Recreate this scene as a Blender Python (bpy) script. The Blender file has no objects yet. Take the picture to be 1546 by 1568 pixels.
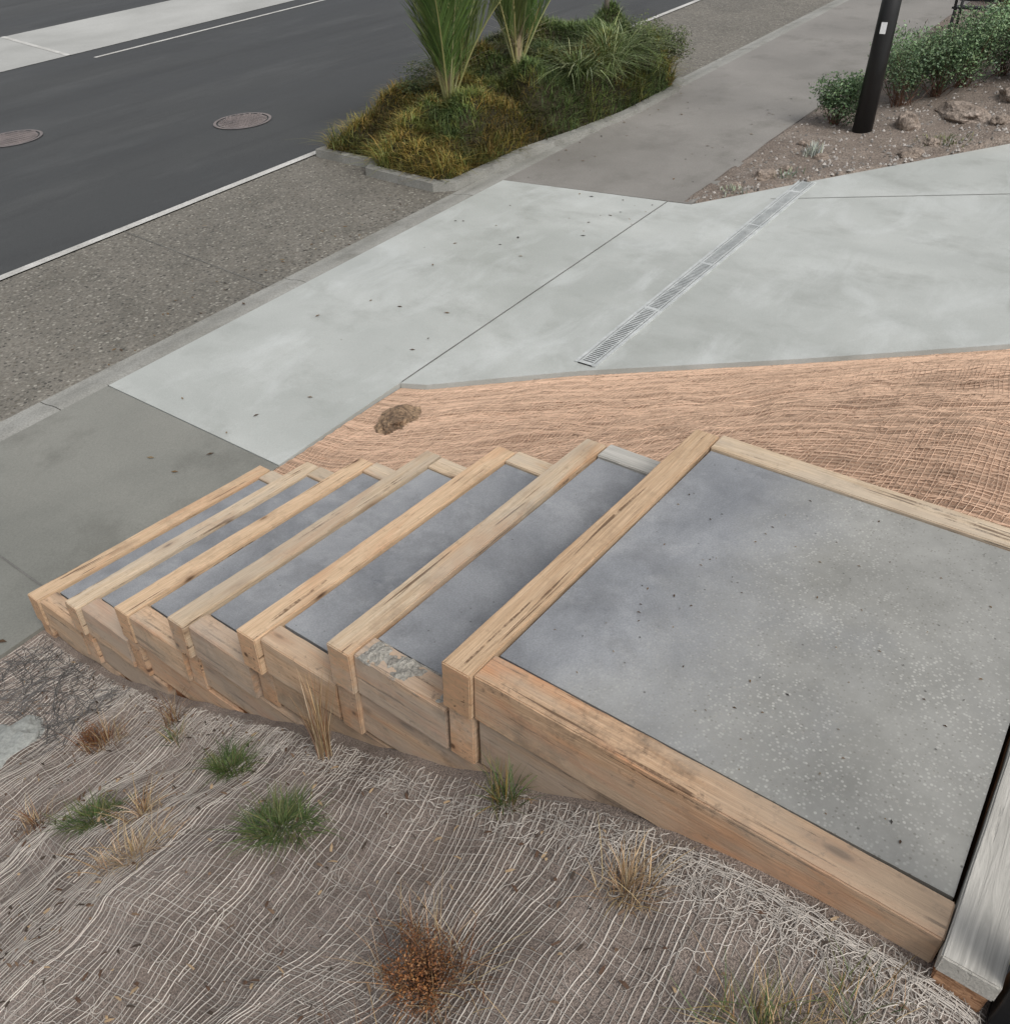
import bpy, bmesh, math, random
from mathutils import Vector, Matrix, noise
random.seed(7)
SL=.093
def nz(x,y,z=0.0): return noise.noise(Vector((x,y,z)))
col=bpy.context.scene.collection
# ------------------------------------------------------------------ helpers
class MB:
    def __init__(s): s.v=[];s.f=[];s.c=[]
    def add(s,vs,fs,c=(1,1,1)):
        o=len(s.v); s.v+=[tuple(q) for q in vs]; s.f+=[tuple(i+o for i in f) for f in fs]; s.c+=[c]*len(vs)
    def box(s,a,b,c=(1,1,1)):
        x0,y0,z0=a;x1,y1,z1=b
        s.add([(x0,y0,z0),(x1,y0,z0),(x1,y1,z0),(x0,y1,z0),(x0,y0,z1),(x1,y0,z1),(x1,y1,z1),(x0,y1,z1)],
              [(0,3,2,1),(4,5,6,7),(0,1,5,4),(1,2,6,5),(2,3,7,6),(3,0,4,7)],c)
    def tube(s,pts,r0,r1=None,n=6,c=(1,1,1)):
        if r1 is None:r1=r0
        vs=[];fs=[];m=len(pts)
        for i,q in enumerate(pts):
            q=Vector(q); d=(Vector(pts[min(i+1,m-1)])-Vector(pts[max(i-1,0)]))
            if d.length<1e-9:d=Vector((0,0,1))
            d.normalize(); u=Vector((1,0,0)) if abs(d.z)>=.9 else Vector((0,0,1)); u=(u-d*u.dot(d)).normalized()
            w=d.cross(u); r=r0+(r1-r0)*i/max(1,m-1)
            for k in range(n):
                a=2*math.pi*k/n; vs.append(q+u*math.cos(a)*r+w*math.sin(a)*r)
        for i in range(m-1):
            for k in range(n):
                a=i*n+k;b=i*n+(k+1)%n; fs.append((a,b,b+n,a+n))
        fs.append(tuple(range(n-1,-1,-1)));fs.append(tuple((m-1)*n+k for k in range(n)))
        s.add(vs,fs,c)
    def obj(s,name,mat,parent=None,smooth=False):
        me=bpy.data.meshes.new(name); me.from_pydata(s.v,[],s.f)
        at=me.color_attributes.new("col",'FLOAT_COLOR','POINT')
        flat=[]
        for c in s.c: flat+=[c[0],c[1],c[2],1.0]
        at.data.foreach_set("color",flat)
        if smooth: me.polygons.foreach_set("use_smooth",[True]*len(me.polygons))
        me.materials.append(mat); me.update()
        o=bpy.data.objects.new(name,me); col.objects.link(o)
        if parent:o.parent=parent
        return o
def empty(name,loc=(0,0,0)):
    o=bpy.data.objects.new(name,None);o.location=loc;col.objects.link(o);return o
def nodes(name):
    m=bpy.data.materials.new(name);m.use_nodes=True;nt=m.node_tree
    return m,nt,nt.nodes,nt.links,nt.nodes["Principled BSDF"]
def L3(c): return (c[0],c[1],c[2],1)
def mixc(nt,fac,a,b,mode='MIX'):
    n=nt.nodes.new("ShaderNodeMix");n.data_type='RGBA';n.blend_type=mode
    for sock,val in ((n.inputs[0],fac),(n.inputs[6],a),(n.inputs[7],b)):
        if isinstance(val,bpy.types.NodeSocket): nt.links.new(val,sock)
        elif isinstance(val,(int,float)): sock.default_value=val
        else: sock.default_value=L3(val)
    return n.outputs[2]
def mul(nt,a,b):
    n=nt.nodes.new("ShaderNodeMath");n.operation='MULTIPLY'
    for i,v in enumerate((a,b)):
        if isinstance(v,(int,float)): n.inputs[i].default_value=v
        else: nt.links.new(v,n.inputs[i])
    return n.outputs[0]
def coord(nt,scale=(1,1,1),rnd=False):
    tc=nt.nodes.new("ShaderNodeTexCoord");mp=nt.nodes.new("ShaderNodeMapping");mp.inputs[3].default_value=scale
    src=tc.outputs["Object"]
    if rnd:
        oi=nt.nodes.new("ShaderNodeObjectInfo");mu=nt.nodes.new("ShaderNodeMath");mu.operation='MULTIPLY';mu.inputs[1].default_value=37.0
        nt.links.new(oi.outputs["Random"],mu.inputs[0])
        ad=nt.nodes.new("ShaderNodeVectorMath");ad.operation='ADD';nt.links.new(src,ad.inputs[0]);nt.links.new(mu.outputs[0],ad.inputs[1]);src=ad.outputs[0]
    nt.links.new(src,mp.inputs[0]);return mp.outputs[0]
def noi(nt,vec,scale,detail=3,rough=.55,dist=0):
    n=nt.nodes.new("ShaderNodeTexNoise");n.inputs["Scale"].default_value=scale;n.inputs["Detail"].default_value=detail
    n.inputs["Roughness"].default_value=rough;n.inputs["Distortion"].default_value=dist;nt.links.new(vec,n.inputs["Vector"]);return n.outputs["Fac"]
def rng(nt,val,a,b,c=0.0,d=1.0):
    n=nt.nodes.new("ShaderNodeMapRange");n.inputs[1].default_value=a;n.inputs[2].default_value=b;n.inputs[3].default_value=c;n.inputs[4].default_value=d
    nt.links.new(val,n.inputs[0]);return n.outputs[0]
def bump(nt,h,strength,dist,bsdf):
    b=nt.nodes.new("ShaderNodeBump");b.inputs["Strength"].default_value=strength;b.inputs["Distance"].default_value=dist
    nt.links.new(h,b.inputs["Height"]);nt.links.new(b.outputs[0],bsdf.inputs["Normal"])
def surf(name,c1,c2,big=.8,fine=60,fa=.25,stain=None,stain_amt=.5,speck=None,speck_scale=120,speck_th=.35,rough=(.6,.9),bmp=.3,bd=.003,stretch=(1,1,1),streak=None):
    m,nt,N,K,B=nodes(name)
    v=coord(nt);vs=coord(nt,stretch)
    nb=noi(nt,vs,big,5,.62,.3)
    base=mixc(nt,rng(nt,nb,.32,.68),c1,c2)
    if stain: base=mixc(nt,rng(nt,noi(nt,vs,big*3.1,5,.65),.52,.72,0,stain_amt),base,stain)
    if streak: base=mixc(nt,rng(nt,noi(nt,coord(nt,streak[0]),streak[1],5,.65,.5),.5,.7,0,streak[3]),base,streak[2])
    f=noi(nt,v,fine,2,.7)
    base=mixc(nt,1.0,base,mixc(nt,rng(nt,f,.3,.7),(1-fa,)*3,(1+fa,)*3),'MULTIPLY')
    if speck:
        vo=N.new("ShaderNodeTexVoronoi");vo.inputs["Scale"].default_value=speck_scale;K.new(v,vo.inputs["Vector"])
        cr=N.new("ShaderNodeValToRGB");cr.color_ramp.elements[0].color=L3(speck[0]);cr.color_ramp.elements[1].color=L3(speck[-1])
        for i,c in enumerate(speck[1:-1]): 
            el=cr.color_ramp.elements.new((i+1)/(len(speck)-1));el.color=L3(c)
        sx=N.new("ShaderNodeSeparateColor");K.new(vo.outputs["Color"],sx.inputs[0]);K.new(sx.outputs[0],cr.inputs[0])
        base=mixc(nt,rng(nt,vo.outputs["Distance"],speck_th,speck_th*.7,0,.8),base,cr.outputs[0])
    K.new(base,B.inputs["Base Color"])
    K.new(rng(nt,nb,.3,.7,*rough),B.inputs["Roughness"])
    if bmp>.16: bump(nt,f,bmp,bd,B)
    return m
# ------------------------------------------------------------------ materials
M={}
M['asphalt']=surf("asphalt",(.042,.044,.045),(.062,.064,.064),.35,140,.4,stain=(.09,.092,.092),stain_amt=.5,rough=(.6,.9),bmp=.6,stretch=(.3,1,1),streak=((.12,1.3,1),.9,(.033,.034,.035),.6))
M['band']=surf("pale_concrete_band",(.36,.36,.34),(.46,.46,.44),.5,60,.12,rough=(.7,.9))
M['agg']=surf("exposed_aggregate",(.125,.115,.095),(.195,.18,.153),.55,45,.3,stain=(.09,.084,.069),stain_amt=.7,speck=[(.03,.028,.025),(.14,.13,.11),(.24,.22,.19),(.10,.085,.065),(.38,.36,.31)],speck_scale=34,speck_th=.55,rough=(.6,.9),bmp=.8,bd=.008)
M['kerb']=surf("kerb_concrete",(.23,.225,.20),(.33,.325,.30),1.2,70,.2,stain=(.15,.145,.125),stain_amt=.6,rough=(.7,.9))
M['path']=surf("footpath_concrete",(.175,.176,.155),(.24,.238,.212),.6,90,.12,stain=(.14,.138,.12),stain_amt=.7,rough=(.4,.75),bmp=.17)
M['path2']=surf("footpath_concrete_far",(.20,.188,.17),(.275,.26,.24),.6,90,.14,stain=(.15,.143,.125),stain_amt=.6,rough=(.6,.9),bmp=.2)
M['drive']=surf("driveway_concrete",(.39,.405,.38),(.51,.525,.50),.8,110,.08,stain=(.33,.34,.315),stain_amt=.75,rough=(.3,.6),bmp=.1,stretch=(1,.6,1),streak=((.8,1.5,1),1.4,(.60,.62,.605),.5))
M['paint']=surf("white_paint",(.42,.41,.38),(.62,.61,.58),3,60,.25,rough=(.6,.8))
M['joint']=surf("joint",(.11,.108,.098),(.18,.175,.16),3,60,.2)
M['soil']=surf("soil",(.15,.115,.09),(.25,.205,.17),1.5,50,.45,stain=(.30,.26,.225),stain_amt=.7,speck=[(.05,.04,.03),(.2,.17,.14),(.36,.32,.28)],speck_scale=30,speck_th=.35,bmp=1,bd=.02)
M['grassland']=surf("grassland",(.05,.06,.025),(.10,.09,.04),.4,20,.4,bmp=1,bd=.03)
M['net']=surf("jute_ground",(.165,.130,.108),(.30,.245,.21),2.6,220,.6,stain=(.40,.34,.30),stain_amt=.6,rough=(.85,1),bmp=1,bd=.008)
M['mat']=surf("coir_matting",(.36,.215,.14),(.52,.34,.23),2.0,150,.45,stain=(.22,.125,.075),stain_amt=.6,rough=(.85,1),bmp=1,bd=.008)
M['rock']=surf("rock",(.20,.155,.12),(.36,.30,.255),3,30,.4,stain=(.12,.09,.07),stain_amt=.6,bmp=1,bd=.02)
M['rockp']=surf("pale_rock",(.27,.28,.26),(.36,.37,.35),3,60,.2,bmp=.5,bd=.01)
M['brownrock']=surf("brown_rock",(.10,.06,.035),(.38,.26,.16),9,40,.5,stain=(.05,.03,.02),stain_amt=.8,bmp=1,bd=.02)
M['spill']=surf("concrete_spill",(.24,.225,.195),(.42,.40,.355),9,80,.3,stain=(.12,.10,.085),stain_amt=.6,bmp=1,bd=.01)
M['black']=surf("black_paint",(.008,.008,.009),(.014,.014,.015),3,60,.2,rough=(.35,.5),bmp=0)
M['galv']=surf("galvanised_steel",(.40,.42,.415),(.56,.58,.57),8,80,.15,rough=(.35,.6),bmp=0)
M['darkgap']=surf("dark_gap",(.012,.012,.012),(.02,.02,.02),8,80,.15,bmp=0)
M['iron']=surf("cast_iron",(.15,.13,.125),(.24,.205,.195),4,60,.3,rough=(.5,.8),bmp=.5)
M['label']=surf("label",(.6,.6,.6),(.7,.7,.7),8,80,.1,bmp=0)
def tread_mat(name,landing):
    m,nt,N,K,B=nodes(name);v=coord(nt)
    n1=noi(nt,v,1.6,6,.68,.5)
    base=mixc(nt,rng(nt,n1,.32,.68),(.175,.183,.197),(.33,.338,.35))
    base=mixc(nt,rng(nt,noi(nt,v,5,5,.7),.5,.72,0,.6),base,(.15,.153,.16))
    base=mixc(nt,rng(nt,noi(nt,v,11,4,.7),.55,.75,0,.4),base,(.38,.385,.39))
    f=noi(nt,v,170,2,.7)
    base=mixc(nt,1.0,base,mixc(nt,rng(nt,f,.3,.7),(.86,)*3,(1.14,)*3),'MULTIPLY')
    if landing:
        sx=N.new("ShaderNodeSeparateXYZ");K.new(v,sx.inputs[0])
        g=rng(nt,sx.outputs[1],.85,.25)
        ad=N.new("ShaderNodeMath");ad.operation='ADD'
        K.new(g,ad.inputs[0]);K.new(rng(nt,noi(nt,v,1.7,5,.6),.3,.7,-.45,.35),ad.inputs[1])
        cl=N.new("ShaderNodeClamp");K.new(ad.outputs[0],cl.inputs[0])
        base=mixc(nt,mul(nt,cl.outputs[0],.85),base,mixc(nt,rng(nt,noi(nt,v,2.6,6,.7),.35,.65),(.235,.23,.205),(.355,.348,.318)))
        vo=N.new("ShaderNodeTexVoronoi");vo.inputs["Scale"].default_value=110;K.new(v,vo.inputs["Vector"])
        sc=N.new("ShaderNodeSeparateColor");K.new(vo.outputs["Color"],sc.inputs[0])
        sp=mul(nt,rng(nt,vo.outputs["Distance"],.48,.28,0,1),rng(nt,sc.outputs[0],.35,.8,0,.75))
        sp=mul(nt,sp,cl.outputs[0]);sp=mul(nt,sp,rng(nt,noi(nt,v,3,3),.35,.6,.2,1))
        base=mixc(nt,sp,base,(.52,.51,.47))
        dk=mul(nt,rng(nt,vo.outputs["Distance"],.40,.28,0,1),rng(nt,sc.outputs[1],.75,.85,0,.5));base=mixc(nt,mul(nt,dk,cl.outputs[0]),base,(.14,.13,.11))
    vo=N.new("ShaderNodeTexVoronoi");vo.inputs["Scale"].default_value=14;K.new(v,vo.inputs["Vector"])
    base=mixc(nt,rng(nt,vo.outputs["Distance"],.055,.03,0,.7),base,(.06,.055,.05))
    K.new(base,B.inputs["Base Color"])
    K.new(rng(nt,n1,.3,.7,.25,.55),B.inputs["Roughness"]);bump(nt,f,.25,.0015,B);return m
M['tread']=tread_mat("tread_concrete",False);M['landing']=tread_mat("landing_concrete",True)
def wood(name,c1,c2,heart,dirt=.5,weather=0.0,wc=(.36,.34,.31)):
    m,nt,N,K,B=nodes(name)
    v=coord(nt,(1,1,1),True);vk=coord(nt,(.45,2.2,2.2),True)
    g=noi(nt,coord(nt,(.5,12,12),True),5,5,.7,1.6)
    base=mixc(nt,rng(nt,g,.36,.64),c1,c2)
    base=mixc(nt,rng(nt,noi(nt,vk,2.4,4,.6,.8),.54,.66,0,.75),base,heart)
    gg=noi(nt,coord(nt,(1,40,40),True),8,2,.7)
    base=mixc(nt,1.0,base,mixc(nt,rng(nt,gg,.3,.7),(.78,)*3,(1.12,)*3),'MULTIPLY')
    # end grain on the sawn ends
    tc=N.new("ShaderNodeTexCoord");sx=N.new("ShaderNodeSeparateXYZ");K.new(tc.outputs["Normal"],sx.inputs[0])
    ab=N.new("ShaderNodeMath");ab.operation='ABSOLUTE';K.new(sx.outputs[0],ab.inputs[0])
    eg=rng(nt,ab.outputs[0],.8,.95)
    rg=noi(nt,coord(nt,(1,6,30),True),3,4,.7,1.0)
    base=mixc(nt,eg,base,mixc(nt,rng(nt,rg,.35,.65),tuple(q*.8 for q in c2),(.62,.37,.22)))
    ck=noi(nt,coord(nt,(.6,22,22),True),3,2,.5)
    d5=noi(nt,v,5,6,.75)
    cm=mul(nt,rng(nt,ck,.64,.67,0,1),rng(nt,d5,.42,.52,0,.8))
    base=mixc(nt,cm,base,(.10,.055,.03))
    vo=N.new("ShaderNodeTexVoronoi");vo.inputs["Scale"].default_value=1.0;K.new(coord(nt,(3.0,9,9),True),vo.inputs["Vector"])
    base=mixc(nt,rng(nt,vo.outputs["Distance"],.30,.12,0,.45),base,tuple(q*.55 for q in heart))
    base=mixc(nt,rng(nt,vo.outputs["Distance"],.12,.06,0,.9),base,(.09,.045,.025))
    base=mixc(nt,rng(nt,d5,.53,.70,0,dirt),base,(.16,.115,.08))
    base=mixc(nt,rng(nt,noi(nt,v,26,4,.75),.58,.72,0,dirt*.8),base,(.12,.085,.06))
    if weather: base=mixc(nt,rng(nt,noi(nt,vk,3,4,.6),.5-weather*.35,.62-weather*.3,0,min(1,weather+.2)),base,mixc(nt,rng(nt,g,.3,.7),tuple(q*.72 for q in wc),tuple(q*1.25 for q in wc)))
    oi=N.new("ShaderNodeObjectInfo");base=mixc(nt,1.0,base,mixc(nt,oi.outputs["Random"],(.86,.84,.82),(1.1,1.1,1.1)),'MULTIPLY')
    K.new(base,B.inputs["Base Color"]);B.inputs["Roughness"].default_value=.78
    B.inputs["Specular IOR Level"].default_value=.3
    ad=N.new("ShaderNodeMath");ad.operation='SUBTRACT';K.new(g,ad.inputs[0]);K.new(cm,ad.inputs[1]);bump(nt,ad.outputs[0],.6,.005,B);return m
M['w1']=wood("timber_top",(.68,.50,.335),(.54,.375,.235),(.61,.39,.24),.32)
M['w1b']=wood("timber_top_pale",(.68,.55,.40),(.52,.395,.27),(.58,.36,.21),.38,.15,(.46,.42,.36))
M['w2']=wood("timber_side",(.68,.48,.32),(.50,.33,.205),(.60,.29,.145),.85,.25,(.46,.39,.31))
M['w2b']=wood("timber_side_dirty",(.62,.45,.31),(.43,.29,.19),(.57,.27,.13),.95,.4,(.42,.36,.30))
M['w3']=wood("timber_weathered",(.42,.38,.33),(.33,.29,.25),(.36,.27,.2),.3,.9,(.43,.415,.38))
M['w4']=wood("timber_red",(.36,.17,.08),(.24,.11,.05),(.32,.11,.04),.6)
def leafmat(name,rough=.55):
    m,nt,N,K,B=nodes(name);a=N.new("ShaderNodeVertexColor");a.layer_name="col"
    K.new(a.outputs[0],B.inputs["Base Color"]);B.inputs["Roughness"].default_value=rough;B.inputs["Specular IOR Level"].default_value=.3
    return m
M['leaf']=leafmat("foliage");M['fibre']=leafmat("fibre",.9)
# ------------------------------------------------------------------ street
def poly(name,pts,dz,mat,thick=0,parent=None):
    bm=bmesh.new();vs=[bm.verts.new((s,n,SL*s+dz)) for s,n in pts];f=bm.faces.new(vs)
    bm.normal_update()
    if f.normal.z<0:f.normal_flip()
    if thick:
        bmesh.ops.extrude_face_region(bm,geom=[f])
        for q in vs:q.co.z-=thick
        bmesh.ops.recalc_face_normals(bm,faces=bm.faces)
    bmesh.ops.triangulate(bm,faces=[q for q in bm.faces if len(q.verts)>4])
    me=bpy.data.meshes.new(name);bm.to_mesh(me);bm.free();me.materials.append(mat)
    o=bpy.data.objects.new(name,me);col.objects.link(o)
    if parent:o.parent=parent
    return o
A,Bm=-60,90
poly("ground",[(-500,-500),(500,-500),(500,500),(-500,500)],-.10,M['grassland'])
poly("road",[(A,8.54),(Bm,8.54),(Bm,17.3),(A,17.3)],-.03,M['asphalt'])
poly("far_pavement",[(A,17.3),(Bm,17.3),(Bm,20.6),(A,20.6)],-.024,M['band'])
poly("far_road",[(A,20.6),(Bm,20.6),(Bm,29),(A,29)],-.03,M['asphalt'])
poly("parking_bay",[(A,6.03),(Bm,6.03),(Bm,8.42),(A,8.42)],-.03,M['agg'])
poly("road_edge_strip",[(A,8.43),(Bm,8.43),(Bm,8.54),(A,8.54)],-.022,M['paint'])
poly("road_marking",[(9.7,16.55),(40,16.55),(40,16.65),(9.7,16.65)],-.024,M['paint'])
poly("road_marking",[(9.55,17.3),(9.65,17.3),(10.13,20.6),(10.03,20.6)],-.019,M['paint'])
mb=MB();prof_k=[(5.74,0),(5.80,.002),(5.86,-.004),(5.95,-.022),(6.03,-.026)]
seg=[A]+[x*2.4+.02 for x in range(-10,20)]+[Bm]
for i in range(len(seg)-1):
    a,b=seg[i],seg[i+1]-.006
    vs=[];fs=[]
    for n_,z_ in prof_k: vs+=[(a,n_,SL*a+z_),(b,n_,SL*b+z_)]
    for k in range(4): fs.append((2*k,2*k+1,2*k+3,2*k+2))
    mb.add(vs,fs)
mb.obj("kerb",M['kerb'])
poly("footpath",[(A,3.86),(2.805,3.86),(2.80,5.74),(A,5.74)],0,M['path'],.12)
poly("footpath",[(8.06,3.62),(10.7,3.74),(Bm,3.76),(Bm,5.74),(7.76,5.74)],0,M['path2'],.12)
dw=empty("driveway")
poly("crossing_slab",[(2.812,3.865),(8.0,3.865),(7.75,5.735),(2.808,5.735)],.003,M['drive'],.12,dw)
poly("main_slab",[(3.97,3.858),(4.05,3.68),(4.77,2.85),(5.73,1.57),(6.65,.42),(8.0,-1.2),(11,-4.8),(19,-4.8),(14,-.5),(11.24,1.40),(9.5,2.62),(8.04,3.62),(8.0,3.858)],.002,M['drive'],.14,dw)
poly("slab_joint",[(3.99,3.857),(8.0,3.857),(8.0,3.866),(3.99,3.866)],.006,M['joint'],0,dw)
poly("slab_joint",[(8.52,3.0),(8.53,3.0),(9.9,.7),(11.5,-3),(11.49,-3),(9.89,.7)],.006,M['joint'],0,dw)
poly("footpath_joint",[(1.33,3.87),(1.342,3.87),(1.342,5.73),(1.33,5.73)],.004,M['joint'])
poly("parking_bay_joint",[(4.62,6.04),(4.630,6.04),(4.770,8.42),(4.76,8.42)],-.026,M['joint'])
dr=MB();d0,d1=4.86,9.14;n0,n1=2.79,2.93
dd=MB();dd.add([(d0,n0,SL*d0+.007),(d1,n0,SL*d1+.007),(d1,n1,SL*d1+.007),(d0,n1,SL*d0+.007)],[(0,1,2,3)])
def sb(mb,a,b,na,nb,z0,z1):
    mb.add([(a,na,SL*a+z0),(b,na,SL*b+z0),(b,nb,SL*b+z0),(a,nb,SL*a+z0),(a,na,SL*a+z1),(b,na,SL*b+z1),(b,nb,SL*b+z1),(a,nb,SL*a+z1)],
      [(0,3,2,1),(4,5,6,7),(0,1,5,4),(1,2,6,5),(2,3,7,6),(3,0,4,7)])
sb(dr,d0,d1,n0-.018,n0+.006,-.02,.014);sb(dr,d0,d1,n1-.006,n1+.018,-.02,.014)
x=d0
while x<d1-.02:
    sb(dr,x,x+.012,n0+.022,n1-.022,.008,.0135);x+=.026
for q in (0,.98,1.96,2.94,3.92): sb(dr,d0+q,d0+q+.03,n0+.008,n1-.008,.008,.0145)
sb(dr,d0,d1,n0+.014,n0+.026,.008,.0142);sb(dr,d0,d1,n1-.026,n1-.014,.008,.0142)
dre=empty("channel_drain");dr.obj("grate",M['galv'],dre);dd.obj("channel",M['darkgap'],dre)
def manhole(s,n):
    mb=MB();R=.40
    def ring(r0,r1,z):
        vs=[];fs=[];K=40
        for k in range(K):
            a=2*math.pi*k/K
            for r in (r0,r1): vs.append((s+r*math.cos(a),n+r*math.sin(a),SL*(s+r*math.cos(a))+z))
        for k in range(K): fs.append((2*k,2*k+1,(2*k+3)%(2*K),(2*k+2)%(2*K)))
        mb.add(vs,fs)
    ring(0.001,R*.84,-.022);ring(R*.90,R,-.018)
    t=-R
    while t<R:
        u=-R
        while u<R:
            if t*t+u*u<(R*.8)**2: sb(mb,s+t,s+t+.028,n+u,n+u+.028,-.022,-.012)
            u+=.055
        t+=.055
    mb.obj("manhole_cover",M['iron'])
manhole(8.09,10.5);manhole(6.05,12.95)
# ------------------------------------------------------------------ stairs
st=empty("timber_staircase")
def beam(name,s0,s1,n0,n1,z0,z1,mat,along='s',parent=st,jit=.006):
    L=(s1-s0) if along=='s' else (n1-n0);W=(n1-n0) if along=='s' else (s1-s0);Hh=z1-z0
    bm=bmesh.new();bmesh.ops.create_cube(bm,size=1)
    bmesh.ops.scale(bm,vec=(L,W,Hh),verts=bm.verts)
    bmesh.ops.bevel(bm,geom=bm.edges[:],offset=.0035,segments=2,affect='EDGES')
    r=random.random()*50
    for k in range(3):
        ed=[e for e in bm.edges if e.calc_length()>.09]
        if ed:bmesh.ops.subdivide_edges(bm,edges=ed,cuts=2,use_grid_fill=True)
    for q in bm.verts:
        x=q.co.x
        q.co.y+=jit*nz(x*2+r,r,q.co.z*3)+.0022*nz(x*16+r,r,q.co.z*20);q.co.z+=jit*.35*nz(x*2+r,5+r,q.co.y*3)+.0015*nz(x*18+r,q.co.y*20)
    me=bpy.data.meshes.new(name);bm.to_mesh(me);bm.free();me.materials.append(mat)
    o=bpy.data.objects.new(name,me);col.objects.link(o);o.location=((s0+s1)/2,(n0+n1)/2,(z0+z1)/2)
    if along=='n':o.rotation_euler=(0,0,math.pi/2)
    o.parent=parent;return o
R=.2037;G=.465
Z=lambda k:1.569-R*(k-1)
Nn=lambda k:1.06+G*(k-1)
SA,SB=1.164,2.678
for k in range(1,8):
    e0=random.uniform(-.014,.003)
    beam("riser_timber",SA+e0,SB+random.uniform(-.03,.012),Nn(k)-.095,Nn(k),Z(k)-.168,Z(k),M['w1'] if k%2 else M['w1b'])
    beam("lower_riser_timber",SA+random.uniform(.004,.03),SB-.01,Nn(k)-.093,Nn(k)-.006,Z(k)-.372,Z(k)-.174,M['w2'])
for k in range(2,8):
    a=Nn(k-1)+.005;b=Nn(k)-.100;z=Z(k)
    beam("side_timber",SA+random.uniform(.004,.012),1.262,a,b,z-.17,z-.004,M['w2b'] if k in (2,4,6) else M['w2'],'n')
    beam("lower_side_timber",SA+random.uniform(.014,.03),1.25,a-random.uniform(.2,.4),b-.01+random.uniform(0,.08),z-.372+random.uniform(0,.03),z-.178,M['w2'] if k%2 else M['w2b'],'n')
    beam("lowest_side_timber",SA+.04,1.24,a-.42,b-.12,z-.57,z-.38,M['w4'],'n')
    beam("side_timber",2.566,SB-.004,a,b,z-.17,z-.003,M['w3'] if k==2 else M['w1b'],'n')
    beam("lower_side_timber",2.57,SB-.01,a,b,z-.4,z-.174,M['w2'],'n')
    mb=MB();mb.box((1.272,a+.006,z-.3),(2.556,b-.009,z-.011));mb.obj("tread",M['tread'],st)
mb=MB();vs=[];fs=[];K1,K2=60,16
for i in range(K1+1):
    for j in range(K2+1):
        y=Nn(1)+.015+.34*i/K1;x=1.172+.098*j/K2+.01*nz(y*20,j*.3)
        h=.45+nz(x*9,y*9,3)*1.6+nz(x*30,y*30)*.7+nz(x*90,y*90)*.35; edge_=min(1,min(i,K1-i)/6,min(j,K2-j)/2.5)
        vs.append((x,y,Z(2)-.010+max(-.3,h)*edge_*.018))
for i in range(K1):
    for j in range(K2):
        a=i*(K2+1)+j;fs.append((a,a+K2+1,a+K2+2,a+1))
mb.add(vs,fs);mb.obj("concrete_spill",M['spill'],st)
za=Z(1)
beam("side_timber",SA+.003,1.262,-.182,.962,za-.168,za-.003,M['w2'],'n')
beam("lower_side_timber",SA+.014,1.25,.10,.955,za-.36,za-.176,M['w2b'],'n')
beam("lowest_side_timber",SA+.03,1.24,.55,.955,za-.56,za-.366,M['w4'],'n')
beam("side_timber",2.566,SB-.003,-1.6,.962,za-.2,za-.003,M['w1b'],'n')
beam("end_timber",1.125,4.2,-.292,-.187,za-.045,za+.006,M['w3'],'s')
beam("lower_end_timber",1.14,3.2,-.285,-.19,za-.245,za-.048,M['w4'],'s')
mb=MB();mb.box((1.273,-.176,za-.3),(2.556,.953,za-.011));mb.obj("landing_slab",M['landing'],st)
mb=MB();mb.box((1.128,-.375,1.0),(1.20,-.298,2.35));mb.box((1.10,-.40,2.35),(1.225,-.27,2.39));mb.box((1.05,-.43,1.38),(1.27,-.297,1.46))
po=mb.obj("fence_post",M['black'])
bv=po.modifiers.new("b",'BEVEL');bv.width=.004;bv.segments=2
# ------------------------------------------------------------------ foreground terrain
PR=[(-.6,1.40),(-.30,1.43),(-.17,1.49),(.12,1.465),(.43,1.41),(.70,1.28),(.98,1.14),(1.30,.985),(1.78,.775),(2.12,.60),(2.61,.37),(3.22,.13),(3.70,.06),(3.92,.05)]
def prof(y):
    if y<=PR[0][0]:return PR[0][1]
    for i in range(len(PR)-1):
        if y<=PR[i+1][0]:
            w=(y-PR[i][0])/(PR[i+1][0]-PR[i][0]);return PR[i][1]*(1-w)+PR[i+1][1]*w
    return PR[-1][1]
def ter(s,y):
    z=(prof(y-.08)+prof(y)+prof(y+.08))/3-.1*(1.167-s)+.13*math.exp(-((s-.4)/.5)**2-((y-1.6)/.6)**2)
    w=max(0,min(1,(1.167-s)/.25))
    z+=w*(.07*nz(s*1.6,y*1.6)+.04*nz(s*4.5,y*4.5,3)+.014*nz(s*14,y*14,8))+(1-w)*.022*nz(2,y*6,5)+.003*nz(s*45,y*45,2)
    if y>3.4: 
        q=min(1,(y-3.4)/.45);z=z*(1-q)+(SL*s-.02)*q
    return z
mb=MB();vs=[];fs=[]
S0,S1,Y0,Y1=-.9,1.19,-.75,3.858;st_=.02
ns=int((S1-S0)/st_);ny=int((Y1-Y0)/st_)
for i in range(ns+1):
    for j in range(ny+1):
        s=S0+(S1-S0)*i/ns;y=Y0+(Y1-Y0)*j/ny;vs.append((s,y,ter(s,y)))
for i in range(ns):
    for j in range(ny):
        a=i*(ny+1)+j;fs.append((a,a+ny+1,a+ny+2,a+1))
mb.add(vs,fs)
emb=mb.obj("embankment",M['net'],smooth=True)
mb=MB();vs=[];fs=[];m_=24
for i in range(m_+1):
    for j in range(m_+1):
        s=-9+8.1*i/m_;y=Y0+(Y1-Y0)*j/m_
        vs.append((s,y,ter(-.9,y)-.1*(-.9-s)*.9))
for i in range(m_):
    for j in range(m_):
        a=i*(m_+1)+j;fs.append((a,a+m_+1,a+m_+2,a+1))
mb.add(vs,fs);mb.obj("outer_bank",M['net'],emb,smooth=True)
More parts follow.
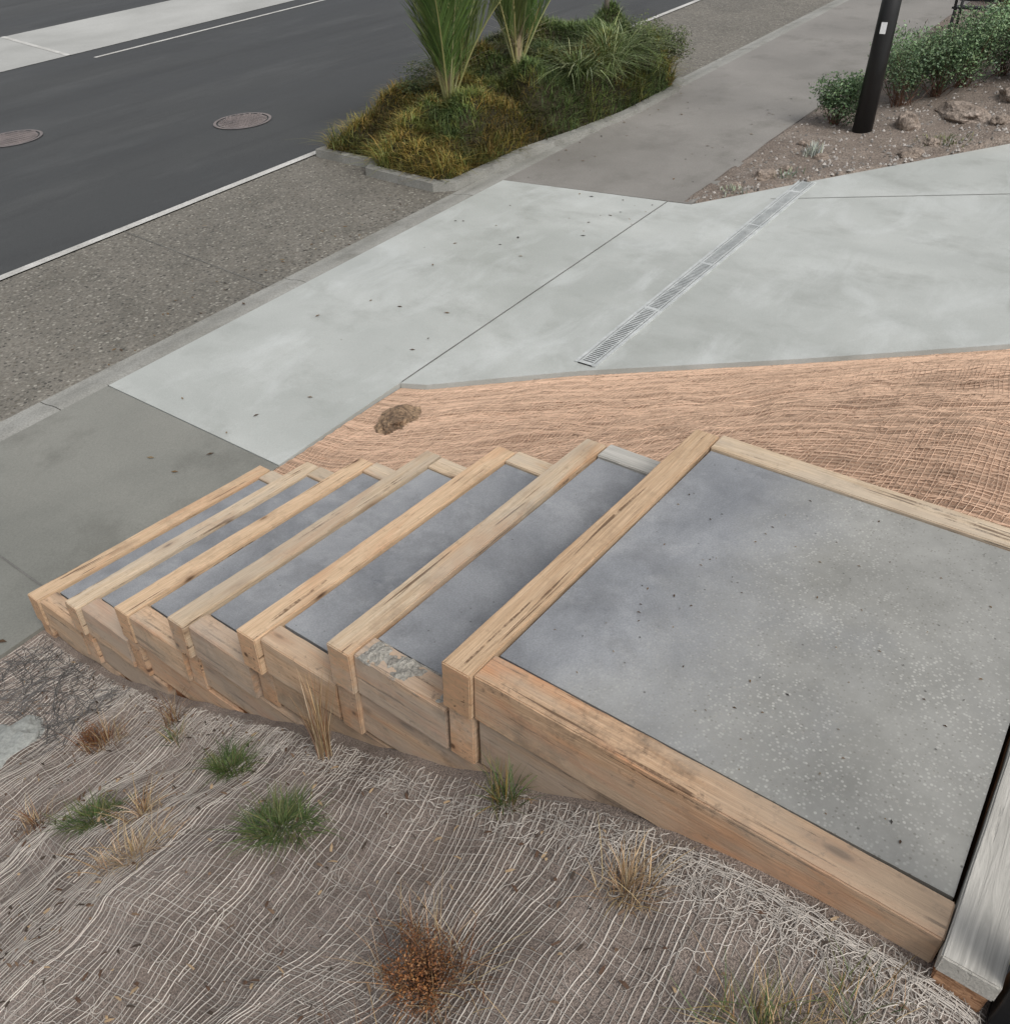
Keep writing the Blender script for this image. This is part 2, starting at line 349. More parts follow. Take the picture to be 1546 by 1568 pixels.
def strand(mb,pts,r,c):
    vs=[];fs=[];m=len(pts)
    for i,q in enumerate(pts):
        a=pts[max(i-1,0)];b=pts[min(i+1,m-1)];dx,dy=b[0]-a[0],b[1]-a[1];l=math.hypot(dx,dy) or 1;px,py=-dy/l*r,dx/l*r
        vs+=[(q[0]+px,q[1]+py,q[2]-r*.4),(q[0],q[1],q[2]+r),(q[0]-px,q[1]-py,q[2]-r*.4)]
    for i in range(m-1):
        a=3*i;fs+=[(a,a+3,a+4,a+1),(a+1,a+4,a+5,a+2)]
    mb.add(vs,fs,c)
net=MB()
def wp(s,y): return (.16*nz(s*.8,y*.8,11)+.05*nz(s*2.6,y*2.6,5)+.012*nz(s*7,y*7,1), .20*nz(s*.9,y*.9,21)+.06*nz(s*2.6,y*2.6,15)+.014*nz(s*7,y*7,31))
def fcol(lo=.26,hi=.62):
    b=random.uniform(lo,hi);return (b,b*.92,b*.83)
def lay(gen,r,lo,hi,brk):
    cur=[];c=fcol(lo,hi);ph=random.random()*40
    for s,y in gen:
        ws,wy=wp(s,y);S=s+ws+.007*nz(s*8,y*8,ph)+.0015*nz(s*40,y*40,ph);Y=y+wy+.007*nz(s*8,y*8,ph+7)+.0015*nz(s*40,y*40,ph+3)
        ok=S<1.158 and Y<3.85 and Y>-.7 and S>-.88
        if ok and random.random()>brk: cur.append((S,Y,ter(S,Y)+.002+.003*abs(nz(S*25,Y*25,9))))
        else:
            if len(cur)>3: strand(net,cur,r,c)
            cur=[];c=fcol(lo,hi)
    if len(cur)>3: strand(net,cur,r,c)
y=-1.0
while y<4.2:
    rr=random.uniform(.0008,.0018);lay([(-1.1+.02*j,y) for j in range(125)],rr,.34,.70,.012);y+=random.uniform(.010,.026)
s=-1.1
while s<1.4:
    rr=random.uniform(.0005,.0012);lay([(s,-1.0+.02*j) for j in range(260)],rr,.28,.55,.03);s+=random.uniform(.012,.034)
for i in range(2600):
    s=random.uniform(-.3,1.15);y=random.uniform(-.5,3.8)
    if random.random()<.4: s=random.uniform(1.02,1.15)
    if i%9==0: y=random.uniform(-.2,.5);s=random.gauss(1.08,.03)
    a=random.uniform(0,6.28);p=[];L=random.uniform(.004,.009)
    for k in range(random.randint(6,16)):
        if s>1.156 or y>3.85:break
        p.append((s,y,ter(s,y)+.004+.014*abs(nz(s*30,y*30,i))));a+=random.gauss(0,.35);s+=L*math.cos(a);y+=L*math.sin(a)
    if len(p)>3: strand(net,p,random.uniform(.0004,.0011),fcol(.35,.70))
for i in range(260):
    s=random.uniform(.75,1.13);y=random.uniform(2.95,3.75);a=random.choice((.5,2.1))+random.gauss(0,.25);p=[]
    for k in range(random.randint(8,26)):
        if s>1.15 or y>3.84:break
        p.append((s,y,ter(s,y)+.006+.015*abs(nz(s*16,y*16,i))));a+=random.gauss(0,.15);s+=.012*math.cos(a);y+=.012*math.sin(a)
    v=random.uniform(.06,.18)
    if len(p)>3: strand(net,p,random.uniform(.0008,.0018),(v,v*.95,v*.92))
for i in range(16):
    off=random.gauss(0,.014);p=[];ph=random.random()*30;st0=random.uniform(.1,.5)
    for k in range(70):
        y=st0-.012*k;s=1.11+off+.02*nz(y*3,1)+.012*nz(y*12,ph)
        if s<1.157 and y>-.5: p.append((s,y,ter(s,y)+.003+.01*abs(nz(y*20,ph))))
    if len(p)>4:strand(net,p,.0009,fcol(.45,.7))
# bits of bark, straw and dead leaf caught in the net
for i in range(900):
    s=random.uniform(-.3,1.15);y=random.uniform(-.6,3.7);a=random.uniform(0,6.28);L=random.uniform(.006,.03);w_=random.uniform(.0012,.004);z=ter(s,y)+.007
    c=random.choice([(.10,.06,.04),(.18,.12,.08),(.06,.045,.035),(.36,.26,.16)])
    dx,dy=math.cos(a)*L,math.sin(a)*L;px,py=-math.sin(a)*w_,math.cos(a)*w_
    if s+abs(dx)<1.155: net.add([(s-px,y-py,z),(s+dx*.5-px*1.5,y+dy*.5-py*1.5,z+.003),(s+dx,y+dy,z+.002),(s+dx*.5+px,y+dy*.5+py,z+.005),(s+px,y+py,z+.001)],[(0,1,2,3,4)],c)
net.obj("jute_netting",M['fibre'])
# ------------------------------------------------------------------ peach matting bank
ED=[(3.86,3.97),(3.68,4.05),(2.85,4.77),(1.57,5.73),(.42,6.65),(-1.2,8.0),(-4.8,11)]
def edge(n):
    for i in range(len(ED)-1):
        if n>=ED[i+1][0]:
            w=(ED[i][0]-n)/(ED[i][0]-ED[i+1][0]);return ED[i][1]*(1-w)+ED[i+1][1]*w
    return ED[-1][1]
def zst(n):
    z=1.335-.438*(n-1.06) if n>1.06 else 1.335
    z+=.18*max(0,min(1,(1.06-n)/.9))
    return max(z,SL*2.68-.0)
def bank(a,n):
    s1=edge(n)-.004;s=2.672+(s1-2.672)*a
    w=a*a*(3-2*a)*.35+a*.65
    zz=(zst(n-.3*a)+zst(n)+zst(n+.3*a))/3
    z=zz*(1-w)+(SL*s1-.035)*w
    b=math.sin(math.pi*a);fade=max(0,min(1,(3.8-n)/1.2))
    z+=b*fade*(.08*math.exp(-((n-.2)/1.0)**2)+.06*nz(s*.8,n*.8,4)+.035*nz(s*2.2,n*2.2,7))+b*(.016*nz(s*6,n*6,2)*(.3+fade)+.006*nz(s*20,n*20))
    z+=b*.007*math.sin(a*90+3*nz(s*1.2,n*1.2,9))*(.5+.6*nz(s*1.5,n*1.5,19))
    return (s,n,z)
mb=MB();vs=[];fs=[];na,nn=120,240
for i in range(na+1):
    for j in range(nn+1): vs.append(bank(i/na,3.858-(3.858+2.6)*j/nn))
for i in range(na):
    for j in range(nn):
        a=i*(nn+1)+j;fs.append((a,a+1,a+nn+2,a+nn+1))
mb.add(vs,fs);mb.obj("matted_bank",M['mat'],smooth=True)
mt=MB()
def pc(lo=.55,hi=1.05):
    b=random.uniform(lo,hi);return (.70*b,.495*b,.36*b)
def warp(a,n): 
    e=math.sin(math.pi*a);return a+e*(.05*nz(a*2.5,n*.9,3)+.018*nz(a*7,n*2.2,13)), n+.07*nz(a*3,n*1.0,6)+.025*nz(a*8,n*2.5,16)
a=.006
while a<.995:
    cur=[];ph=random.random()*9;c=pc();r=random.uniform(.0018,.0045)
    for j in range(240):
        n=3.85-j*.025;aa,_=warp(a,n);aa+=.003*nz(a*20,n*3,ph)+.0012*nz(a*50,n*14,ph)
        q=bank(max(.002,min(.998,aa)),n);cur.append((q[0],q[1],q[2]+.003+.004*nz(q[0]*20,q[1]*20,ph)))
        if random.random()<.02 and len(cur)>3: strand(mt,cur,r,c);cur=[cur[-1]];c=pc()
    if len(cur)>2: strand(mt,cur,r,c)
    a+=random.uniform(.0042,.0095)
n=3.9
while n>-2:
    cur=[];ph=random.random()*9;c=pc(.65,1.1)
    for j in range(80):
        a=.005+.99*j/79;_,m_n=warp(a,n);m_n+=.008*nz(a*12,n*2,ph)
        if m_n<3.85: q=bank(a,m_n);cur.append((q[0],q[1],q[2]+.006))
        if random.random()<.03 and len(cur)>3: strand(mt,cur,.0014,c);cur=[];c=pc(.65,1.1)
    if len(cur)>2:strand(mt,cur,.0014,c)
    n-=random.uniform(.016,.034)
for i in range(2500):
    a0=random.uniform(.02,.97);n=random.uniform(-1,3.8);an=random.uniform(0,6.28);p=[]
    for k in range(random.randint(4,10)):
        q=bank(max(.01,min(.99,a0)),min(3.84,n));p.append((q[0],q[1],q[2]+.006+.012*abs(nz(q[0]*20,q[1]*20,i))));an+=random.gauss(0,.5);a0+=.006*math.cos(an);n+=.016*math.sin(an)
    strand(mt,p,.0012,pc(.4,1.2))
mt.obj("coir_matting",M['fibre'])
# ------------------------------------------------------------------ rocks
def rock(s,n,z,sx,sy,sz,mat,name="rock",rot=0):
    bm=bmesh.new();bmesh.ops.create_icosphere(bm,subdivisions=4,radius=1);r=random.random()*99
    for q in bm.verts:
        d=q.co.normalized();k=1+.35*nz(d.x*1.3+r,d.y*1.3,d.z*1.3)+.12*nz(d.x*4+r,d.y*4,d.z*4)+.05*nz(d.x*11,d.y*11+r,d.z*11)
        q.co=Vector((d.x*k*sx,d.y*k*sy,max(d.z,-.5)*k*sz))
    me=bpy.data.meshes.new(name);bm.to_mesh(me);bm.free();me.materials.append(mat)
    o=bpy.data.objects.new(name,me);o.location=(s,n,z);o.rotation_euler=(0,0,rot);col.objects.link(o);return o
mb=MB();vs=[];fs=[]
def bedz(s,n): return SL*s+.01+.03*nz(s*1.3,n*1.3)+.02*nz(s*4,n*4)+.18*max(0,min(3,(3.0-n)))*max(0,min(1,(s-10.5)/2))
far=[(3.66,8.07),(2.62,9.52),(1.40,11.26),(-.5,14.02),(-4.8,19.02),(-9,25)]
def fedge(n):
    for i in range(len(far)-1):
        if n>=far[i+1][0]:
            w=(far[i][0]-n)/(far[i][0]-far[i+1][0]);return far[i][1]*(1-w)+far[i+1][1]*w
    return far[-1][1]
for i in range(81):
    for j in range(101):
        n=3.735-12*((i/80)**1.5);s=fedge(min(n,3.66))+(32-fedge(min(n,3.66)))*((j/100)**1.5);z=bedz(s,n)
        if j==0:z=SL*s-.03
        if i==0:z=SL*s-.02
        vs.append((s,n,z))
for i in range(80):
    for j in range(100):
        a=i*101+j;fs.append((a,a+1,a+102,a+101))
mb.add(vs,fs);mb.obj("garden_bed",M['soil'],smooth=True)
for (s,n,a,b,c) in [(11.74,2.04,.36,.22,.12),(11.2,2.5,.14,.12,.16),(9.09,3.3,.13,.10,.07),(12.2,1.6,.2,.15,.1),(9.9,3.0,.08,.07,.05),(10.4,2.2,.14,.1,.06),(8.7,3.45,.06,.05,.04),(9.4,3.2,.06,.06,.04),(10.2,3.3,.08,.06,.05),(12.6,1.2,.25,.2,.14),(10.8,2.1,.1,.08,.05),(11.5,1.6,.12,.1,.07)]:
    rock(s,n,bedz(s,n)+.01,a,b,c,M['rock'],rot=random.random()*3)
pb=MB()
for i in range(1500):
    n=random.uniform(.2,3.66);s=fedge(n)+random.random()**1.5*3.5;r=random.uniform(.006,.024);z=bedz(s,n);g=random.uniform(.12,.48)
    vs=[(s+r*random.uniform(.7,1.2)*math.cos(t),n+r*random.uniform(.7,1.2)*math.sin(t),z) for t in (0,1.2,2.5,3.8,5)]+[(s,n,z+r)]
    pb.add(vs,[(k,(k+1)%5,5) for k in range(5)],(g,g*.93,g*.86))
pb.obj("gravel",M['fibre'])
# scattered dead leaves / grit on the paving
lf=MB()
for i in range(260):
    t=random.random()
    if t<.3: s=random.uniform(1.3,2.5);n=random.uniform(-.1,.9);z=za-.010
    elif t<.55: s=random.uniform(6.9,12);n=random.uniform(5.0,6.0) if random.random()<.5 else random.uniform(3.8,4.3);z=SL*s+.004
    elif t<.75: s=random.uniform(3,7);n=random.uniform(6.05,6.6);z=SL*s-.026
    else: s=random.uniform(0,8);n=random.uniform(3.9,8.3);z=SL*s+(.007 if n<5.7 else -.004)
    L=random.uniform(.003,.007) if t<.3 else random.uniform(.006,.03);a=random.uniform(0,6.28);c=random.choice([(.08,.05,.03),(.16,.10,.05),(.05,.045,.04),(.22,.16,.09)])
    dx,dy=math.cos(a)*L,math.sin(a)*L
    lf.add([(s,n,z),(s+dx-dy*.4,n+dy+dx*.4,z+.003),(s+2*dx,n+2*dy,z+.001),(s+dx+dy*.4,n+dy-dx*.4,z+.002)],[(0,1,2,3)],c)
lf.obj("leaf_litter",M['fibre'])
rock(.62,3.26,.06,.22,.15,.07,M['rockp'],rot=.5)
rock(3.62,3.56,.335,.19,.12,.055,M['brownrock'],rot=.2)
# ------------------------------------------------------------------ plants
def blade(mb,x,y,z,h,lean,az,w,c,droop=.5,n=4):
    pts=[]
    for i in range(n+1):
        t=i/n;out=lean*(t**1.6)*h;up=h*t*(1-droop*t*lean*.6)
        pts.append((x+math.cos(az)*out,y+math.sin(az)*out,z+up))
    px,py=-math.sin(az)*w,math.cos(az)*w;vs=[]
    for i in range(n):
        k=1-.75*(i/n)**2;vs+=[(pts[i][0]-px*k,pts[i][1]-py*k,pts[i][2]),(pts[i][0]+px*k,pts[i][1]+py*k,pts[i][2])]
    vs.append(pts[n]);fs=[(2*i,2*i+1,2*i+3,2*i+2) for i in range(n-1)]+[(2*n-2,2*n-1,2*n)]
    mb.add(vs,fs,c)
def cc(c,v=.25):
    b=random.uniform(1-v,1+v);return (c[0]*b*random.uniform(.92,1.08),c[1]*b,c[2]*b*random.uniform(.85,1.15))
def tuft(name,s,n,cnt,h,spread,lean,cols,w=.0018,zf=ter,lo=0.0,droop=.6):
    mb=MB();ba=random.uniform(0,6.28)
    for i in range(cnt):
        a=random.uniform(0,6.28);r=spread*random.random()**.7*(1+.35*math.cos(2*(a-ba)));x=s+r*math.cos(a);y=n+r*math.sin(a)
        if zf is ter and x>1.15:x=1.15-(x-1.15)
        blade(mb,x,y,zf(x,y)-.005,h*random.uniform(.3,1.15),random.uniform(lo,lean),a+random.gauss(0,.9),w*random.uniform(.6,1.3),cc(random.choice(cols),.35),droop)
    return mb.obj(name,M['leaf'])
TAN=[(.42,.30,.17),(.34,.22,.12),(.50,.38,.24)];GRN=[(.07,.11,.03),(.11,.15,.05),(.05,.085,.025),(.15,.15,.06)];RUS=[(.16,.065,.025),(.22,.09,.03),(.11,.05,.025)];OCH=[(.28,.18,.06),(.2,.14,.05)]
tuft("dry_grass_tuft",1.09,1.54,130,.36,.03,.35,TAN+[(.30,.15,.08)],.0014)
tuft("dry_grass_tuft",1.07,2.50,70,.16,.05,.9,TAN+RUS,.0013)
tuft("dry_grass_tuft",.89,2.78,130,.15,.08,1.1,RUS+TAN,.0013)
tuft("dry_grass_tuft",1.0,.40,190,.13,.055,.9,TAN,.0011)
tuft("dry_grass_tuft",.48,2.55,80,.12,.06,1.2,TAN+RUS,.0013)
tuft("dry_grass_tuft",.52,1.80,170,.11,.10,1.7,TAN,.0011)
tuft("dry_grass_tuft",.66,2.0,80,.12,.05,1.5,[(.2,.12,.06)]+TAN,.0013)
tuft("green_sedge",.95,1.90,420,.085,.07,1.6,GRN,.0013)
tuft("green_sedge",1.0,2.36,60,.09,.05,1.0,GRN+TAN,.0014)
tuft("green_sedge",.58,2.24,420,.075,.085,1.7,GRN,.0013)
tuft("green_sedge",.78,1.38,700,.085,.085,1.8,GRN,.0012)
tuft("green_sedge",1.11,.82,130,.15,.045,.9,GRN+OCH,.0012)
tuft("green_sedge",.87,.03,420,.10,.10,1.6,GRN+OCH+TAN,.0009)
tuft("green_sedge",1.0,-.10,160,.08,.08,1.5,OCH+GRN+TAN,.0009)
tuft("dry_grass_tuft",.40,.62,160,.09,.10,1.7,TAN+RUS,.0009)
def shrub(name,s,n,z,r,h,nl,ls,cols,twig=(.10,.05,.03),tw=60,clumps=9,parent=None):
    mb=MB();cl=[]
    for i in range(clumps):
        a=random.uniform(0,6.28);q=random.random()**.5*r*.65;cl.append((s+q*math.cos(a),n+q*math.sin(a),z+h*random.uniform(.25,.85),random.uniform(.3,.5)*min(r,h*.7)*1.1,random.uniform(.75,1.3)))
    for i in range(tw):
        c=random.choice(cl);e=(c[0]+random.gauss(0,c[3]*.6),c[1]+random.gauss(0,c[3]*.6),c[2]+random.gauss(0,c[3]*.5));b=(s+random.gauss(0,r*.1),n+random.gauss(0,r*.1),z-.01)
        m=[(b[k]+e[k])/2+random.gauss(0,r*.1) for k in range(3)];mb.tube([b,m,e],ls*.12,ls*.05,3,twig)
    for i in range(nl):
        c=random.choice(cl);d=Vector((random.gauss(0,1),random.gauss(0,1),random.gauss(0,1))).normalized()*(c[3]*random.random()**.4)*random.choice((1,1,1,1.25))
        x,y,zz=c[0]+d.x,c[1]+d.y,max(z+.005,c[2]+d.z*.9)
        a=Vector((random.gauss(0,1),random.gauss(0,1),random.gauss(.3,1))).normalized();b=a.orthogonal().normalized();L=ls*random.uniform(.6,1.3)
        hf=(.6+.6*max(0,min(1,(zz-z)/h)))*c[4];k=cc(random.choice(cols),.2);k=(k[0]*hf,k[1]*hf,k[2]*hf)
        mb.add([(x,y,zz),(x+a.x*L*.5+b.x*L*.25,y+a.y*L*.5+b.y*L*.25,zz+a.z*L*.5+b.z*L*.25),(x+a.x*L,y+a.y*L,zz+a.z*L),(x+a.x*L*.5-b.x*L*.25,y+a.y*L*.5-b.y*L*.25,zz+a.z*L*.5-b.z*L*.25)],[(0,1,2,3)],k)
    return mb.obj(name,M['leaf'],parent)
shrub("brown_shrub",.64,.68,ter(.64,.68),.14,.13,2600,.007,RUS+[(.25,.13,.06)],tw=260,clumps=16)
tuft("dry_grass_tuft",.64,.68,260,.17,.12,1.2,RUS+TAN,.0008)
shrub("brown_shrub",.89,2.85,ter(.89,2.85),.08,.1,500,.008,RUS,tw=80)
HB=[(.10,.165,.075),(.14,.21,.10),(.07,.12,.05),(.18,.25,.14)]
for (s,n,r,h) in [(11.15,3.3,.36,.55),(12.1,2.85,.5,.9),(12.45,2.55,.45,.8),(12.8,2.35,.45,.9),(13.3,2.0,.45,.85),(12.95,3.0,.4,.65),(14.2,1.9,.5,.9),(13.7,1.4,.45,.9),(12.9,1.1,.45,.8),(13.1,1.6,.4,.8)]:
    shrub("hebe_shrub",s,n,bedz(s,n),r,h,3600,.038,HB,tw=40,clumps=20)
for (s,n) in [(15.0,1.8),(15.2,1.1),(15.6,1.5),(16.6,1.6),(16.2,.9),(17.4,1.4),(18.2,2.0),(18.8,1.4),(17.4,.6),(17.8,2.5),(15.8,2.1)]:
    tuft("ochre_grass",s,n,420,.95,.35,.9,[(.26,.21,.08),(.18,.17,.06),(.34,.26,.12),(.09,.11,.04)],.008,bedz)
for (s,n) in [(19,3.1),(20.5,3.1),(19.5,2.3),(14.6,2.7),(14.0,2.9)]:
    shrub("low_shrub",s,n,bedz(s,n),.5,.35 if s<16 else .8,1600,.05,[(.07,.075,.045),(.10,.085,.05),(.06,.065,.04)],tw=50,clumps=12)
tuft("silver_plant",9.95,3.12,90,.16,.10,.8,[(.45,.48,.44),(.35,.38,.33)],.006,bedz)
tuft("silver_plant",9.2,3.1,50,.08,.14,1.2,[(.3,.36,.28),(.2,.24,.15)],.006,bedz)
tuft("silver_plant",10.9,2.0,90,.07,.25,1.2,[(.1,.14,.06),(.2,.2,.1)],.006,bedz)
tuft("silver_plant",8.55,3.4,50,.07,.15,1.2,[(.35,.38,.3),(.2,.24,.15)],.005,bedz)
# ------------------------------------------------------------------ planter
PL=[(7.45,8.36),(7.42,7.4),(7.22,7.3),(7.17,6.25),(7.32,6.05),(8.6,5.98),(9.4,5.80),(10.4,5.66),(11.7,5.66),(12.2,5.85),(12.45,6.5),(12.5,8.0),(12.3,8.36)]
pe=empty("planter")
def inset(P,d):
    out=[];m=len(P);cx=sum(p[0] for p in P)/m;cy=sum(p[1] for p in P)/m
    for i in range(m):
        a,b,c=Vector(P[i-1]),Vector(P[i]),Vector(P[(i+1)%m]);e1=(b-a).normalized();e2=(c-b).normalized();nn=Vector((-e1.y-e2.y,e1.x+e2.x)).normalized()
        if nn.dot(Vector((cx,cy))-b)<0:nn=-nn
        out.append(tuple(b+nn*d))
    return out
IN=inset(PL,.13);mb=MB();m=len(PL)
for i in range(m):
    a,b=PL[i],PL[(i+1)%m];c,d=IN[i],IN[(i+1)%m]
    v=[(a[0],a[1],SL*a[0]-.05),(b[0],b[1],SL*b[0]-.05),(b[0],b[1],SL*b[0]+.06),(a[0],a[1],SL*a[0]+.06),(c[0],c[1],SL*c[0]+.06),(d[0],d[1],SL*d[0]+.06)]
    mb.add(v,[(0,1,2,3),(3,2,5,4)])
mb.obj("planter_kerb",M['kerb'],pe)
def inside(x,y,P):
    r=False;j=len(P)-1
    for i in range(len(P)):
        if (P[i][1]>y)!=(P[j][1]>y) and x<(P[j][0]-P[i][0])*(y-P[i][1])/(P[j][1]-P[i][1])+P[i][0]: r=not r
        j=i
    return r
def edist(x,y,P):
    d=9
    for i in range(len(P)):
        a,b=P[i-1],P[i];vx,vy=b[0]-a[0],b[1]-a[1];t=max(0,min(1,((x-a[0])*vx+(y-a[1])*vy)/(vx*vx+vy*vy)));d=min(d,math.hypot(x-a[0]-t*vx,y-a[1]-t*vy))
    return d
def gz(x,y):
    e=min(1,edist(x,y,IN)/.45) if inside(x,y,IN) else 0
    e=math.sin(e*math.pi/2)
    base=.16+.50*max(0,min(1,(x-7.3)/2.2))
    return SL*x+.05+e*(base+.28*nz(x*1.5,y*1.5,2)+.18*nz(x*3.4,y*3.4,6))
mb=MB();vs=[];fs=[];K=90
for i in range(K+1):
    for j in range(K//2+1):
        x=7.1+5.5*i/K;y=5.6+2.8*j/(K//2);vs.append((x,y,gz(x,y)-.03 if inside(x,y,IN) else SL*x-.06))
w=K//2+1
for i in range(K):
    for j in range(K//2):
        a=i*w+j;fs.append((a,a+w,a+w+1,a+1))
mb.add(vs,fs,(.035,.03,.015));mb.obj("planter_mound",M['fibre'],pe)
gc=MB();cnt=0
while cnt<42000:
    x=random.uniform(7.1,12.6);y=random.uniform(5.6,8.4)
    if not inside(x,y,IN):continue
    cnt+=1
    q=nz(x*1.1,y*1.1,40)+.45*nz(x*5,y*5,44)-.09*(x-8.3)+.1
    if q>.16: c=random.choice([(.20,.15,.035),(.25,.17,.05),(.13,.12,.03),(.16,.15,.04)])
    elif q>-.1: c=random.choice([(.12,.14,.035),(.16,.16,.045),(.08,.10,.025)])
    else: c=random.choice([(.08,.115,.035),(.11,.15,.05),(.05,.08,.025)])
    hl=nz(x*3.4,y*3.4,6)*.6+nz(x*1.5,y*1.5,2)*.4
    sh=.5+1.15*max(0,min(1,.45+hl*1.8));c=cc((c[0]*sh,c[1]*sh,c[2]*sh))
    ed=edist(x,y,IN);long_=(1.3+1.4*max(0,nz(x*4,y*4,70)+.2)) if ed<.12 else 1
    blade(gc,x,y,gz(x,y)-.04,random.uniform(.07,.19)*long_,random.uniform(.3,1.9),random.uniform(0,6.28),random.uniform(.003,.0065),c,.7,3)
gc.obj("ground_cover",M['leaf'],pe)
def gg(x,y): return gz(x,y)-.08
for (s,n,c,h) in [(10.5,6.1,600,.6),(10.0,6.25,450,.55),(11.1,6.2,450,.6),(9.6,7.9,400,.5)]:
    tuft("carex_grass",s,n,c,h,.16,1.9,[(.22,.27,.11),(.34,.38,.20),(.13,.18,.06),(.10,.15,.05)],.0045,gg,.5,.9)
for (s,n,r,h) in [(11.5,6.3,.6,.6),(12.0,6.6,.55,.62),(11.9,7.2,.5,.45),(11.4,7.4,.6,.5),(10.7,7.6,.6,.55),(11.9,7.8,.5,.4),(9.8,7.7,.5,.55),(12.1,6.1,.35,.45),(9.1,7.9,.5,.5),(8.7,7.7,.4,.4)]:
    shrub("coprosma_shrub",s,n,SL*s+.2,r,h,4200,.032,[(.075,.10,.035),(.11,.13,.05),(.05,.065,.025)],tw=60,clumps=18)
def palm(name,s,n,z,fr,length,seed,spread):
    random.seed(seed);mb=MB()
    for i in range(24):
        a=random.uniform(0,6.28);mb.tube([(s+.03*math.cos(a),n+.03*math.sin(a),z-.1),(s+.07*math.cos(a),n+.07*math.sin(a),z+.30+random.random()*.3)],.013,.006,4,cc((.36,.30,.17)))
    for k in range(fr):
        az=2*math.pi*k/fr+random.gauss(0,.35);ln=spread*random.uniform(.3,1.35);L=length*random.uniform(.8,1.1);P=[]
        for i in range(15):
            t=i/14;ang=ln*(.55+.9*t*t)
            if i==0: p=Vector((s+.03*math.cos(az),n+.03*math.sin(az),z))
            else: p=P[-1]+Vector((math.cos(az)*math.sin(ang),math.sin(az)*math.sin(ang),math.cos(ang)))*(L/14)
            P.append(p)
        mb.tube(P,.013,.003,5,cc((.34,.33,.15)))
        side=Vector((-math.sin(az),math.cos(az),0))
        c0=random.choice([(.09,.15,.04),(.12,.19,.06),(.06,.105,.03),(.16,.2,.07)])
        for i in range(70):
            t=.17+.83*i/69;f=t*14;i0=min(13,int(f));p=P[i0].lerp(P[i0+1],f-i0);d=(P[i0+1]-P[i0]).normalized();up=side.cross(d).normalized()
            if up.z<0 and abs(up.z)>.3:up=-up
            Ll=.62*math.sin(math.pi*min(1,.12+t*.83))**.6*random.uniform(.8,1.1)*length/2.0
            for sg in (-1,1):
                dd=(d*1.25+side*sg*.5+up*.18+Vector((random.gauss(0,.07),random.gauss(0,.07),0))).normalized();wv=d.cross(dd).cross(dd).normalized()*.006
                m1=p+dd*Ll*.55;m2=p+dd*Ll+Vector((0,0,-.12*Ll));cl=cc(c0,.3)
                mb.add([p-wv*.5,p+wv*.5,m1+wv,m1-wv,m2],[(0,1,2,3),(3,2,4)],cl)
    for i in range(60):
        a=random.uniform(0,6.28);blade(mb,s,n,z+.15,random.uniform(.3,.9),random.uniform(.4,1.3),a,.004,cc((.48,.42,.28)),.9)
    return mb.obj(name,M['leaf'])
palm("young_palm",8.45,7.05,SL*8.45+.42,15,2.2,3,.55)
palm("young_palm",9.7,6.95,SL*9.7+.6,13,2.1,5,.55)
random.seed(11)
mb=MB();b=Vector((11.8,6.95,SL*11.8+.3));mb.tube([b+Vector((.02*math.sin(i),0,i*.4)) for i in range(8)],.038,.028,8,(.14,.12,.10))
top=b+Vector((0,0,2.8))
for i in range(26):
    d=Vector((random.gauss(0,.5),random.gauss(0,.5),random.uniform(.2,1)));mb.tube([top-Vector((0,0,random.random()*.3)),top+d*.5,top+d],.012,.004,4,(.12,.10,.08))
    for j in range(60):
        q=top+d*random.uniform(.3,1.1)+Vector((random.gauss(0,.15),random.gauss(0,.15),random.gauss(0,.15)));a=Vector((random.gauss(0,1),random.gauss(0,1),random.gauss(0,1))).normalized()*.06;e=a.orthogonal().normalized()*.02
        mb.add([q,q+a*.5+e,q+a,q+a*.5-e],[(0,1,2,3)],cc((.07,.1,.03)))
mb.obj("street_tree",M['leaf'])
# ------------------------------------------------------------------ lamp
lp=empty("street_lamp");ls_,ln_=10.95,2.92;z0=SL*ls_
mb=MB();mb.tube([(ls_,ln_,z0-.1),(ls_,ln_,z0+2.4)],.112,.092,24);mb.tube([(ls_,ln_,z0+2.4),(ls_,ln_,z0+5.5)],.09,.05,24);mb.obj("pole",M['black'],lp,True)
mb=MB();mb.tube([(ls_,ln_,z0+5.45),(ls_,ln_+.4,z0+5.6),(ls_,ln_+1.0,z0+5.65)],.035,.03,10);mb.box((ls_-.12,ln_+.9,z0+5.58),(ls_+.12,ln_+1.5,z0+5.66));mb.obj("luminaire",M['black'],lp)
dv=Vector((-ls_,-ln_)).normalized();t_=Vector((-dv.y,dv.x))
c0=Vector((ls_,ln_))+dv*.108+t_*-.02;mb=MB();zz=z0+1.02
mb.add([(c0.x-t_.x*.03,c0.y-t_.y*.03,zz),(c0.x+t_.x*.03,c0.y+t_.y*.03,zz),(c0.x+t_.x*.03,c0.y+t_.y*.03,zz+.11),(c0.x-t_.x*.03,c0.y-t_.y*.03,zz+.11)],[(0,1,2,3)]);mb.obj("label",M['label'],lp)
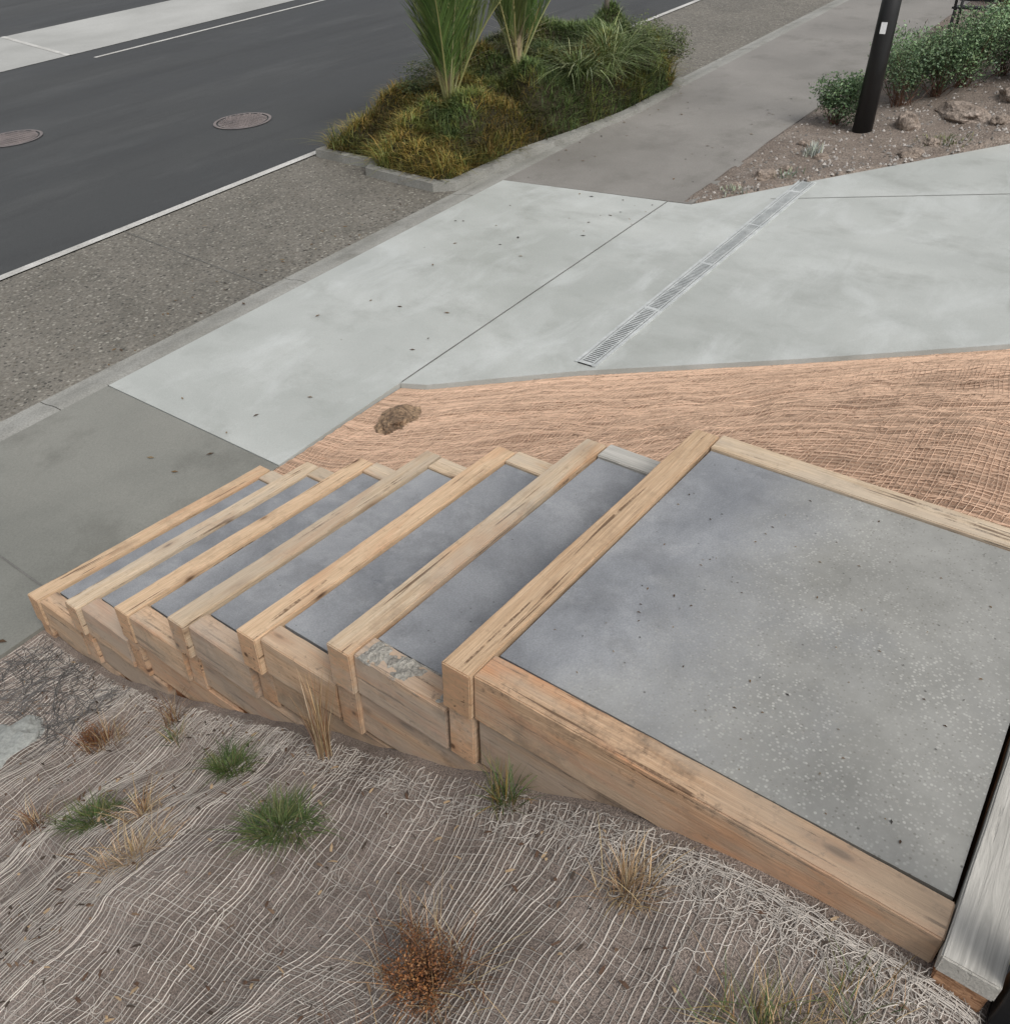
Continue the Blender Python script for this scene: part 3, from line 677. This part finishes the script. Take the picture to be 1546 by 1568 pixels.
# ------------------------------------------------------------------ bench (far right)
be=empty("park_bench",(0,0,0));bs,bn=15.8,3.28;bz=SL*bs+.02
mb=MB()
for k in (0,.75):
    mb.tube([(bs+.0,bn-k,bz),(bs+.05,bn-k,bz+.42)],.025,.025,6);mb.tube([(bs+.45,bn-k,bz),(bs+.4,bn-k,bz+.42),(bs+.5,bn-k,bz+.85)],.025,.02,6)
    mb.tube([(bs+.0,bn-k,bz+.42),(bs-.02,bn-k,bz+.6),(bs+.1,bn-k,bz+.66),(bs+.45,bn-k,bz+.64)],.022,.022,6)
mb.obj("frame",M['black'],be)
mb=MB()
for i in range(5): mb.box((bs+.02+i*.085,bn-.8,bz+.42),(bs+.09+i*.085,bn+.05,bz+.445))
for i in range(4): mb.box((bs+.42+i*.022,bn-.8,bz+.5+i*.09),(bs+.44+i*.022,bn+.05,bz+.57+i*.09))
mb.obj("slats",M['black'],be)
# ------------------------------------------------------------------ light / world / camera
w=bpy.data.worlds.new("World");bpy.context.scene.world=w;w.use_nodes=True;nt=w.node_tree;bg=nt.nodes["Background"]
sk=nt.nodes.new("ShaderNodeTexSky");sk.sky_type='NISHITA';sk.sun_disc=False;sk.sun_elevation=math.radians(50);sk.sun_rotation=math.radians(200);sk.air_density=1.0;sk.dust_density=3
hs=nt.nodes.new("ShaderNodeHueSaturation");hs.inputs["Saturation"].default_value=.2;nt.links.new(sk.outputs[0],hs.inputs["Color"]);nt.links.new(hs.outputs[0],bg.inputs[0]);bg.inputs[1].default_value=.15
sd=bpy.data.lights.new("sun",'SUN');sd.energy=1.5;sd.angle=math.radians(22);sd.color=(1,.97,.92);so=bpy.data.objects.new("sun",sd);col.objects.link(so)
az=math.radians(200);el=math.radians(50);dirv=Vector((math.sin(az)*math.cos(el),math.cos(az)*math.cos(el),math.sin(el)));so.rotation_euler=dirv.to_track_quat('Z','Y').to_euler()
cd=bpy.data.cameras.new("camera");cd.sensor_fit='HORIZONTAL';cd.sensor_width=36;cd.lens=36*1293/1546;cd.clip_start=.05;cd.clip_end=2000
co=bpy.data.objects.new("camera",cd);col.objects.link(co);co.location=(0,0,3.169)
p=math.radians(35.7);F=Vector((.805*math.cos(p),.593*math.cos(p),-math.sin(p)));co.rotation_euler=F.to_track_quat('-Z','Y').to_euler()
bpy.context.scene.camera=co
vs_=bpy.context.scene.view_settings;vs_.view_transform='Standard';vs_.look='None';vs_.exposure=0;vs_.gamma=1
